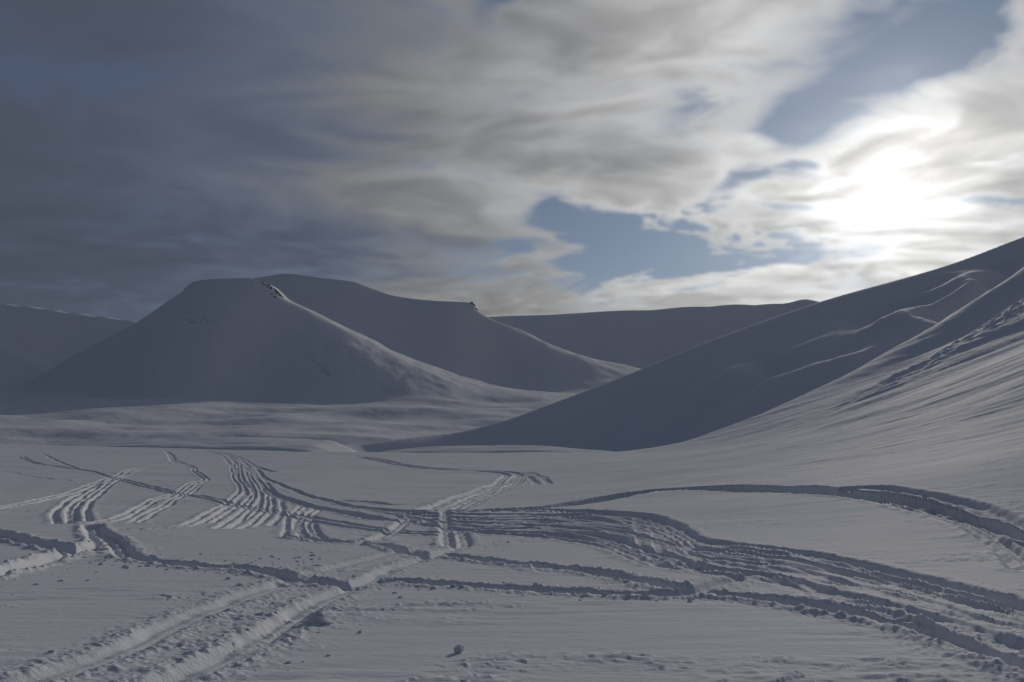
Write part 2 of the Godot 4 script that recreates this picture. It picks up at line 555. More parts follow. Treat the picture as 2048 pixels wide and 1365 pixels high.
func smooth_path(flat: Array, gap: float) -> PackedVector2Array:
	var p := PackedVector2Array()
	for k in range(0, flat.size(), 2):
		p.append(Vector2(flat[k], flat[k + 1]))
	var out := PackedVector2Array()
	for k in p.size() - 1:
		var a := p[maxi(k - 1, 0)]
		var b := p[k]
		var c := p[k + 1]
		var d := p[mini(k + 2, p.size() - 1)]
		var n := maxi(2, int(ceil(b.distance_to(c) / (gap * (1.0 + b.length() / 25.0)))))
		for i in n:
			out.append(b.cubic_interpolate(c, a, d, float(i) / n))
	out.append(p[p.size() - 1])
	return out

func press(path: PackedVector2Array, hw0: float, depth0: float, bh: float, rg: float, owner: int, steep: bool, widths := PackedFloat32Array()) -> void:
	var best := {}
	var half := {}
	for k in path.size() - 1:
		var a := path[k]
		var b := path[k + 1]
		var ab := b - a
		var l2 := ab.length_squared()
		if l2 < 1e-8:
			continue
		var side := Vector2(-ab.y, ab.x) / sqrt(l2)
		var here := hw0 if widths.is_empty() else widths[k]
		var reach := here + 0.55
		var i0 := row_of(maxf(minf(a.length(), b.length()) - reach, 0.1))
		var i1 := mini(row_of(maxf(a.length(), b.length()) + reach) + 1, n_track_rows - 1)
		var b0 := rad_to_deg(atan2(a.x, a.y))
		var b1 := rad_to_deg(atan2(b.x, b.y))
		for i in range(i0, i1 + 1):
			var r := radii[i]
			var w := rad_to_deg(reach / r)
			var c0 := maxi(int((minf(b0, b1) - w + FINE) / STEP), 0)
			var c1 := mini(int((maxf(b0, b1) + w + FINE) / STEP) + 1, n_fine - 1)
			for c in range(c0, c1 + 1):
				var q := Vector2(sines[first_fine + c] * r, cosines[first_fine + c] * r)
				var t := clampf((q - a).dot(ab) / l2, 0.0, 1.0)
				var off := q - a - ab * t
				var dist := off.length()
				if dist < reach:
					var idx := i * nc + first_fine + c
					var was: float = best.get(idx, 9.0)
					if dist < absf(was):
						best[idx] = dist if off.dot(side) >= 0.0 else -dist
						half[idx] = here
	for idx: int in best:
		var w: float = best[idx]
		var hw: float = half[idx]
		var depth := depth0 * clampf(hw / hw0, 1.0, 2.2)
		var reach := hw + 0.55
		var i := idx / nc
		var c := idx % nc
		var x := sines[c] * radii[i]
		var d := cosines[c] * radii[i]
		var r := radii[i]
		var wob := noise_c.get_noise_2d(x * 0.9 + owner * 3.0, d * 0.9)
		var fine := noise_c.get_noise_2d(x * 4.0 + owner, d * 4.0)
		var a := absf(w) + 0.035 * wob + 0.006 * fine
		var mid := w / (0.26 * hw)
		var g := -depth * (1.0 - smoothstep(hw * (0.76 if steep else 0.40), hw * (1.05 if steep else 1.12), a)) * (0.8 + 0.35 * wob) * (1.0 - 0.38 * smoothstep(0.15, 0.22, hw) * exp(-mid * mid))
		var bx := (a - hw - 0.10) / 0.11
		var clump := smoothstep(-0.2, 0.55, noise_c.get_noise_2d(x * 5.5 - owner * 5.0, d * 5.5))
		var bb := bh * exp(-bx * bx) * (0.55 + 0.5 * clump) * (0.8 + 0.8 * wob)
		var rr := rg * (1.0 - smoothstep(hw + 0.1, reach, a)) * (0.12 + 0.88 * smoothstep(hw * 0.95, hw * 1.3, a))
		if g < groove[idx]:
			groove[idx] = g
		if bb > berm[idx]:
			berm[idx] = bb
		if rr > rough[idx]:
			rough[idx] = rr
		if a < hw + 0.2 and owners[idx] <= TRAIL:
			owners[idx] = owner

func press_tracks() -> void:
	n_track_rows = row_of(215.0)
	var n := n_track_rows * nc
	groove.resize(n)
	berm.resize(n)
	rough.resize(n)
	# the packed trail: ten passes side by side between its two edges
	var up := smooth_path(TRAIL_UPPER, 0.35)
	var lo := smooth_path(TRAIL_LOWER, 0.35)
	var rng := RandomNumberGenerator.new()
	rng.seed = 5
	for k in 12:
		var f := float(k) / 11.0
		var p := PackedVector2Array()
		var flat_u := TRAIL_UPPER
		var pts := []
		for j in range(0, flat_u.size(), 2):
			var a := Vector2(flat_u[j], flat_u[j + 1])
			var b := Vector2(TRAIL_LOWER[j], TRAIL_LOWER[j + 1])
			var g := clampf(f + rng.randf_range(-0.055, 0.055) * (0.0 if k == 0 or k == 11 else 1.0), 0.0, 1.0)
			var q := a.lerp(b, g)
			pts.append(q.x)
			pts.append(q.y)
		p = smooth_path(pts, 0.35)
		var hw := rng.randf_range(0.095, 0.135) if k > 0 else 0.18
		var wide := PackedFloat32Array()
		for q in p:   # the passes spread where the trail is broad
			var j := 0
			var near := 1e9
			for n2 in range(0, flat_u.size(), 2):
				var dist := absf(TRAIL_UPPER[n2 + 1] * (1.0 - f) + TRAIL_LOWER[n2 + 1] * f - q.y) + absf(TRAIL_UPPER[n2] * (1.0 - f) + TRAIL_LOWER[n2] * f - q.x)
				if dist < near:
					near = dist
					j = n2
			var span := Vector2(TRAIL_UPPER[j], TRAIL_UPPER[j + 1]).distance_to(Vector2(TRAIL_LOWER[j], TRAIL_LOWER[j + 1]))
			wide.append(clampf(span * 0.026, hw, 0.36))
		press(p, hw, rng.randf_range(0.03, 0.095) if k > 0 else 0.14, 0.025, 0.012, TRAIL, false, wide)
	press(smooth_path(TRAIL_CURVE_A, 0.3), 0.12, 0.1, 0.03, 0.01, TRAIL, false)
	press(smooth_path(TRAIL_CURVE_B, 0.3), 0.14, 0.12, 0.03, 0.01, TRAIL, false)
	for k in TRACKS.size():
		var t: Dictionary = TRACKS[k]
		var way := smooth_path(t.at, 0.3)
		var wide := PackedFloat32Array()
		if t.has("hw_end"):
			for q in way.size():
				wide.append(lerpf(t.hw, t.hw_end, smoothstep(0.40, 0.62, float(q) / way.size())))
		if t.get("twin", false):   # two narrow passes beside each other
			for s in [-1.0, 1.0]:
				var shifted := PackedVector2Array()
				for q in way.size():
					var along := (way[mini(q + 1, way.size() - 1)] - way[maxi(q - 1, 0)]).normalized()
					shifted.append(way[q] + Vector2(-along.y, along.x) * s * (t.hw * 0.75 + 0.08 * noise_c.get_noise_1d(q * 0.12 + k * 9.0)))
				press(shifted, t.hw * 0.5, t.depth * 0.62, t.berm * 0.4, t.rough * 0.6, FIRST_TRACK + k, false)
			continue
		press(way, t.hw, t.depth, t.berm * 0.55, t.rough * 0.6, FIRST_TRACK + k, t.hw > 0.8, wide)
	for i in n_track_rows:
		for c in range(first_fine, first_fine + n_fine):
			var idx := i * nc + c
			var g := groove[idx]
			var b := berm[idx]
			var rr := rough[idx]
			if g < 0.0 or b > 0.0 or rr > 0.0:
				var x := sines[c] * radii[i]
				var d := cosines[c] * radii[i]
				heights[idx] += g + b * clampf(1.0 + g / 0.10, 0.0, 1.0)
				if rr > 0.0:
					var close := 1.0 - smoothstep(9.0, 22.0, radii[i])
					var crumb := 0.0
					if close > 0.0:
						crumb += close * (0.7 * noise_c.get_noise_2d(x * 9.0, d * 9.0) + maxf(noise_c.get_noise_2d(x * 5.5 + 40.0, d * 5.5), 0.0))
					if close < 1.0:
						crumb += (1.0 - close) * (0.6 * noise_c.get_noise_2d(x * 2.6, d * 2.6) + 0.8 * noise_c.get_noise_2d(x * 1.1 + 40.0, d * 1.1))
					heights[idx] += rr * crumb

func snow_material(rough_: float, tile: float, relief: float, stretch: float, seed_: int) -> StandardMaterial3D:
	var m := StandardMaterial3D.new()
	m.albedo_color = Color(0.896, 0.905, 0.92)
	m.roughness = rough_
	m.metallic_specular = 0.08
	m.uv1_triplanar = true
	m.uv1_world_triplanar = true
	m.uv1_scale = Vector3(1.0 / (tile * stretch), 1.0 / tile, 1.0 / tile)
	var n := FastNoiseLite.new()
	n.noise_type = FastNoiseLite.TYPE_SIMPLEX_SMOOTH
	n.seed = seed_
	n.frequency = 0.03
	n.fractal_octaves = 5
	n.fractal_gain = 0.6
	var tex := NoiseTexture2D.new()
	tex.width = 512
	tex.height = 512
	tex.seamless = true
	tex.noise = n
	m.heightmap_enabled = true
	m.heightmap_texture = tex
	m.heightmap_scale = relief
	return m

var NAMES := {
	PLAIN: ["snow_plain", "smooth wind-packed snow plain in the foreground, crossed by tracks"],
	SLOPE: ["near_slope", "sunlit rippled snow slope rising at the right edge"],
	SPUR_A: ["shaded_hillside", "large dark hillside behind the sunlit slope, falling from the right edge to the valley"],
	SPUR_B: ["snow_spur", "streaked spur between the dark hillside and the near slope"],
	MESA: ["flat_topped_hill", "nearest flat-topped snowy hill with a sunlit right ridge"],
	PLATEAU: ["long_plateau", "long snowy plateau with a small cliff at its right end, behind the flat-topped hill"],
	FAR_PLATEAU: ["far_plateau", "hazy level plateau on the horizon left of the dark hillside"],
	LEFT_RIDGE: ["far_ridge", "dark far ridge sloping down from the left edge"],
	LEFT_SPUR: ["low_spur", "dark low spur at the left edge in front of the far ridge"],
	BANK: ["snow_bank", "low rounded snow banks along the far edge of the plain"],
	VALLEY: ["valley_floor", "valley floor of low sunlit hummocks below the flat-topped hill"],
}

func build_terrain() -> void:
	lay_grid()
	hrows.resize(nr)
	orows.resize(nr)
	nrows.resize(nr)
	var id := WorkerThreadPool.add_group_task(height_row, nr)
	WorkerThreadPool.wait_for_group_task_completion(id)
	for n in nr:
		heights.append_array(hrows[n])
		owners.append_array(orows[n])
	hrows.clear()
	print("heights ", Time.get_ticks_msec())
	press_tracks()
	print("tracks ", Time.get_ticks_msec())
	id = WorkerThreadPool.add_group_task(normal_row, nr)
	WorkerThreadPool.wait_for_group_task_completion(id)
	print("normals ", Time.get_ticks_msec())
	var near_snow := snow_material(0.85, 1.7, 0.55, 2.2, 3)
	var track_snow := snow_material(0.8, 0.9, 0.8, 1.0, 4)
	var mid_snow := snow_material(0.85, 9.0, 2.8, 3.0, 5)
	var far_snow := snow_material(0.8, 130.0, 9.0, 2.0, 6)
	# collect each piece's quads, then commit one mesh per piece
	var total := FIRST_TRACK + TRACKS.size()
	var quads: Array = []
	for k in total:
		quads.append(PackedInt32Array())
	for i in nr - 1:
		for c in nc - 1:
			var v := i * nc + c
			var q: PackedInt32Array = quads[owners[v]]
			q.append(v)
	print("quads ", Time.get_ticks_msec())
	for k in total:
		var list: PackedInt32Array = quads[k]
		if list.is_empty():
			continue
		var pos := PackedVector3Array()
		var nor := PackedVector3Array()
		var ind := PackedInt32Array()
		var at := {}
		var remap := PackedInt32Array()
		var dense := list.size() > 20000
		if dense:
			remap.resize(nr * nc)
			remap.fill(-1)
		ind.resize(list.size() * 6)
		var w := 0
		for v in list:
			var corner := [v, v + 1, v + nc, v + nc + 1]
			var e := [0, 0, 0, 0]
			for j in 4:
				var u: int = corner[j]
				var got: int = remap[u] if dense else at.get(u, -1)
				if got < 0:
					got = pos.size()
					if dense:
						remap[u] = got
					else:
						at[u] = got
					var r := radii[u / nc]
					var c := u % nc
					pos.append(Vector3(sines[c] * r, heights[u], -cosines[c] * r))
					nor.append((nrows[u / nc] as PackedVector3Array)[c])
				e[j] = got
			ind[w] = e[0]; ind[w + 1] = e[2]; ind[w + 2] = e[1]
			ind[w + 3] = e[1]; ind[w + 4] = e[2]; ind[w + 5] = e[3]
			w += 6
		var arrays := []
		arrays.resize(Mesh.ARRAY_MAX)
		arrays[Mesh.ARRAY_VERTEX] = pos
		arrays[Mesh.ARRAY_NORMAL] = nor
		arrays[Mesh.ARRAY_INDEX] = ind
		var mesh := ArrayMesh.new()
		mesh.add_surface_from_arrays(Mesh.PRIMITIVE_TRIANGLES, arrays)
		var o := MeshInstance3D.new()
		o.mesh = mesh
		if k == TRAIL:
			o.name = "packed_trail"
			o.set_meta("label", "wide packed trail of many tracks curving from the right edge to the far left")
			mesh.surface_set_material(0, track_snow)
		elif k >= FIRST_TRACK:
			o.name = "snow_track"
			o.set_meta("label", TRACKS[k - FIRST_TRACK].label)
			o.set_meta("group", "vehicle tracks pressed into the snow")
			mesh.surface_set_material(0, track_snow)
		else:
			o.name = NAMES[k][0]
			o.set_meta("label", NAMES[k][1])
			mesh.surface_set_material(0, near_snow if k == PLAIN else mid_snow if k in [SLOPE, SPUR_A, SPUR_B, BANK] else far_snow)
		o.set_meta("kind", "structure")
		o.set_meta("category", "track" if k >= TRAIL else "hill" if k in [MESA, SPUR_A, SPUR_B, SLOPE, PLATEAU, FAR_PLATEAU, LEFT_RIDGE, LEFT_SPUR] else "snow")
		add_child(o, true)
	print("meshes ", Time.get_ticks_msec())

# ------------------------------------------------------------------ loose snow and rock
var lump_shapes: Array[ArrayMesh] = []

func broken_lump(seed_: int, steps: int, jag: float, tall: float) -> ArrayMesh:
	# a subdivided octahedron pushed in and out by noise, with a flattened foot
	var n := FastNoiseLite.new()
	n.seed = seed_
	n.frequency = 1.0
	n.fractal_octaves = 3
	var pos := PackedVector3Array()
	var axes := [Vector3.RIGHT, Vector3.UP, Vector3.BACK, Vector3.LEFT, Vector3.DOWN, Vector3.FORWARD]
	for f in [[0, 1, 2], [2, 1, 3], [3, 1, 5], [5, 1, 0], [2, 4, 0], [3, 4, 2], [5, 4, 3], [0, 4, 5]]:
		var a: Vector3 = axes[f[0]]
		var b: Vector3 = axes[f[1]]
		var c: Vector3 = axes[f[2]]
		for i in steps:
			for j in steps - i:
				var p := func(u: int, v: int) -> Vector3:
					var q: Vector3 = a + (b - a) * (float(u) / steps) + (c - a) * (float(v) / steps)
					q = q.normalized()
					var k := 1.0 + jag * n.get_noise_3dv(q * 1.3 + Vector3(seed_, 0, 0)) * 2.0
					var r := Vector3(q.x, q.y * tall, q.z) * 0.5 * k
					if tall > 1.2:
						r.x *= clampf(1.0 - q.y * 0.55, 0.25, 1.3)
						r.z *= clampf(1.0 - q.y * 0.55, 0.25, 1.3)
					return r
				pos.append_array([p.call(i, j), p.call(i, j + 1), p.call(i + 1, j)])
				if i + j < steps - 1:
					pos.append_array([p.call(i + 1, j), p.call(i, j + 1), p.call(i + 1, j + 1)])
	var st := SurfaceTool.new()
	st.begin(Mesh.PRIMITIVE_TRIANGLES)
	st.set_smooth_group(-1)
	for v in pos:
		st.add_vertex(v)
	st.generate_normals()
	return st.commit()

func lump(x: float, d: float, size: float, shape: Mesh, turn: float, squash: float, label: String, group: String, sink := 0.36) -> MeshInstance3D:
	var o := MeshInstance3D.new()
	o.name = "snow_lump"
	o.mesh = shape
	o.set_meta("label", label)
	o.set_meta("category", "snow lump")
	if group:
		o.set_meta("group", group)
	add_child(o, true)
	o.position = Vector3(x, surface(x, d) + size * squash * (0.5 - sink), -d)
	o.rotation.y = turn
	o.scale = Vector3(size, size * squash, size * 0.9)
	return o

func build_snow_lumps() -> void:
	var m := snow_material(0.8, 0.4, 0.6, 1.0, 9)
	var shapes: Array[ArrayMesh] = []
	for k in 6:
		var s := broken_lump(100 + k, 3, 0.32, 0.8)
		s.surface_set_material(0, m)
		shapes.append(s)
	var block := broken_lump(211, 6, 0.30, 1.0)
	var cone := broken_lump(223, 6, 0.22, 1.9)
	var heap := broken_lump(229, 7, 0.42, 1.3)
	for s in [block, cone, heap]:
		s.surface_set_material(0, m)
	lump(-0.44, 8.32, 0.075, block, 0.4, 0.9, "single lone snow block on the smooth foreground plain", "", 0.15)
	lump(-4.55, 16.2, 0.16, cone, 1.0, 0.8, "small pointed snow cone standing on the edge of the cross track", "", 0.2)
	lump(-5.06, 16.4, 0.14, heap, 2.0, 0.5, "low snow hump left of the pointed cone on the cross track", "")
	lump(-1.93, 9.95, 0.24, heap, 0.6, 0.6, "jagged snow heap thrown up right of the smooth groove", "", 0.4)
	lump(-2.02, 10.3, 0.16, block, 2.1, 0.6, "snow block just behind the jagged heap beside the smooth groove", "", 0.4)
	var rng := RandomNumberGenerator.new()
	rng.seed = 77
	# crumbs thrown out by the machines, thickest near the ruts
	for k in 110:
		var x := rng.randf_range(-7.4, -3.4)
		var d := 0.0
		while true:
			d = rng.randf_range(11.0, 19.5)
			if x > -d * 0.52 and rng.randf() < exp(-pow((d - 17.5 - (x + 6.0) * 0.3) / 3.2, 2.0)):
				break
		lump(x, d, 0.025 + 0.075 * pow(rng.randf(), 3.0), shapes[rng.randi() % 6], rng.randf() * TAU, rng.randf_range(0.45, 0.8), "small snow lump scattered on the plain below the churned left corner", "snow lumps below the churned corner")
	for spec in [[19, 70, 0.30, 0.03, 0.075, "small snow lump on the berm of the foreground cross track", "snow lumps along the cross track"], [22, 60, 0.5, 0.02, 0.07, "small snow lump thrown up beside the double trail at bottom left", "snow lumps beside the double trail"], [29, 30, 0.15, 0.02, 0.04, "small snow lump along the clumpy narrow track", "snow lumps along the narrow track"]]:
		var path := smooth_path(TRACKS[spec[0]].at, 0.2)
		var hw: float = TRACKS[spec[0]].hw
		var put := 0
		while put < spec[1]:
			var i := rng.randi() % (path.size() - 1)
			var dir := (path[i + 1] - path[i]).normalized()
			var off := (hw + 0.04 + absf(rng.randfn(0.0, spec[2]))) * (-1.0 if rng.randf() < 0.7 else 1.0)
			var q := path[i] + Vector2(dir.y, -dir.x) * -off + dir * rng.randf_range(-0.2, 0.2)
			if q.length() < 6.0 or q.length() > 26.0:
				continue
			put += 1
			lump(q.x, q.y, spec[3] + spec[4] * pow(rng.randf(), 3.0), shapes[rng.randi() % 6], rng.randf() * TAU, rng.randf_range(0.5, 0.9), spec[5], spec[6])

func outcrop(label: String, group: String, spots: Array, m: StandardMaterial3D, shapes: Array) -> void:
	var root := Node3D.new()
	root.name = "rock_outcrop"
	root.set_meta("label", label)
	root.set_meta("category", "rock")
	if group:
		root.set_meta("group", group)
	add_child(root, true)
	var first: Array = spots[0]
	var base := Vector3(first[0], surface(first[0], first[1]), -float(first[1]))
	root.position = base
	for k in spots.size():
		var s: Array = spots[k]
		var o := MeshInstance3D.new()
		o.name = "rock"
		o.mesh = shapes[k % shapes.size()]
		root.add_child(o, true)
		var h: float = s[2]
		o.position = Vector3(s[0], surface(s[0], s[1]) - h * 0.02, -float(s[1])) - base
		o.rotation.y = k * 2.4
		o.scale = Vector3(h * 1.5, h, h * 1.1)

func build_rocks() -> void:
	var m := StandardMaterial3D.new()
	m.albedo_color = Color(0.60, 0.585, 0.58)
	m.roughness = 0.95
	m.uv1_triplanar = true
	m.uv1_world_triplanar = true
	m.uv1_scale = Vector3.ONE * 0.08
	var n := FastNoiseLite.new()
	n.frequency = 0.02
	n.fractal_octaves = 5
	var tex := NoiseTexture2D.new()
	tex.width = 256
	tex.height = 256
	tex.seamless = true
	tex.noise = n
	var ramp := Gradient.new()
	ramp.set_color(0, Color(0.55, 0.52, 0.5))
	ramp.set_color(1, Color(1, 1, 1))
	tex.color_ramp = ramp
	m.albedo_texture = tex
	var shapes := []
	for k in 5:
		var s := broken_lump(300 + k, 3, 0.4, 0.9)
		s.surface_set_material(0, m)
		shapes.append(s)
	var rng := RandomNumberGenerator.new()
	rng.seed = 9
	var spots := []
	for k in 64:
		var f := rng.randf()
		spots.append([lerpf(-672.0, -568.0, sqrt(f)), 2474.0 - 46.0 * rng.randf() * rng.randf() - 8.0 * f, rng.randf_range(1.6, 5.5) * (0.5 + 0.7 * f)])
	outcrop("dark broken rock band under the right end of the flat summit", "", spots, m, shapes)
	spots = []
	for k in 9:
		spots.append([-822.0 + 13.0 * rng.randf(), 2482.0 - 14.0 * rng.randf(), rng.randf_range(1.6, 4.5)])
	outcrop("small dark rocks at the left shoulder of the flat summit", "", spots, m, shapes)
	spots = []
	for k in 14:
		spots.append([-158.0 + 26.0 * rng.randf(), 3782.0 - 22.0 * rng.randf(), rng.randf_range(4.0, 9.0)])
	outcrop("dark cliff rocks at the right end of the long plateau", "", spots, m, shapes)
	spots = []
	for k in 12:
		var g := float(k) / 11.0
		spots.append([lerpf(-440.0, -385.0, g) + rng.randf_range(-4, 4), lerpf(2190.0, 2110.0, g) + rng.randf_range(-6, 6), rng.randf_range(1.2, 3.0)])
	outcrop("thin line of rocks poking through the snow low on the hill's right flank", "", spots, m, shapes)
	spots = []
	for k in 10:
		spots.append([-745.0 + 60.0 * rng.randf(), 2265.0 + rng.randf_range(-14, 14), rng.randf_range(1.2, 3.2)])
	outcrop("few faint rocks in the middle of the flat-topped hill's shaded face", "", spots, m, shapes)

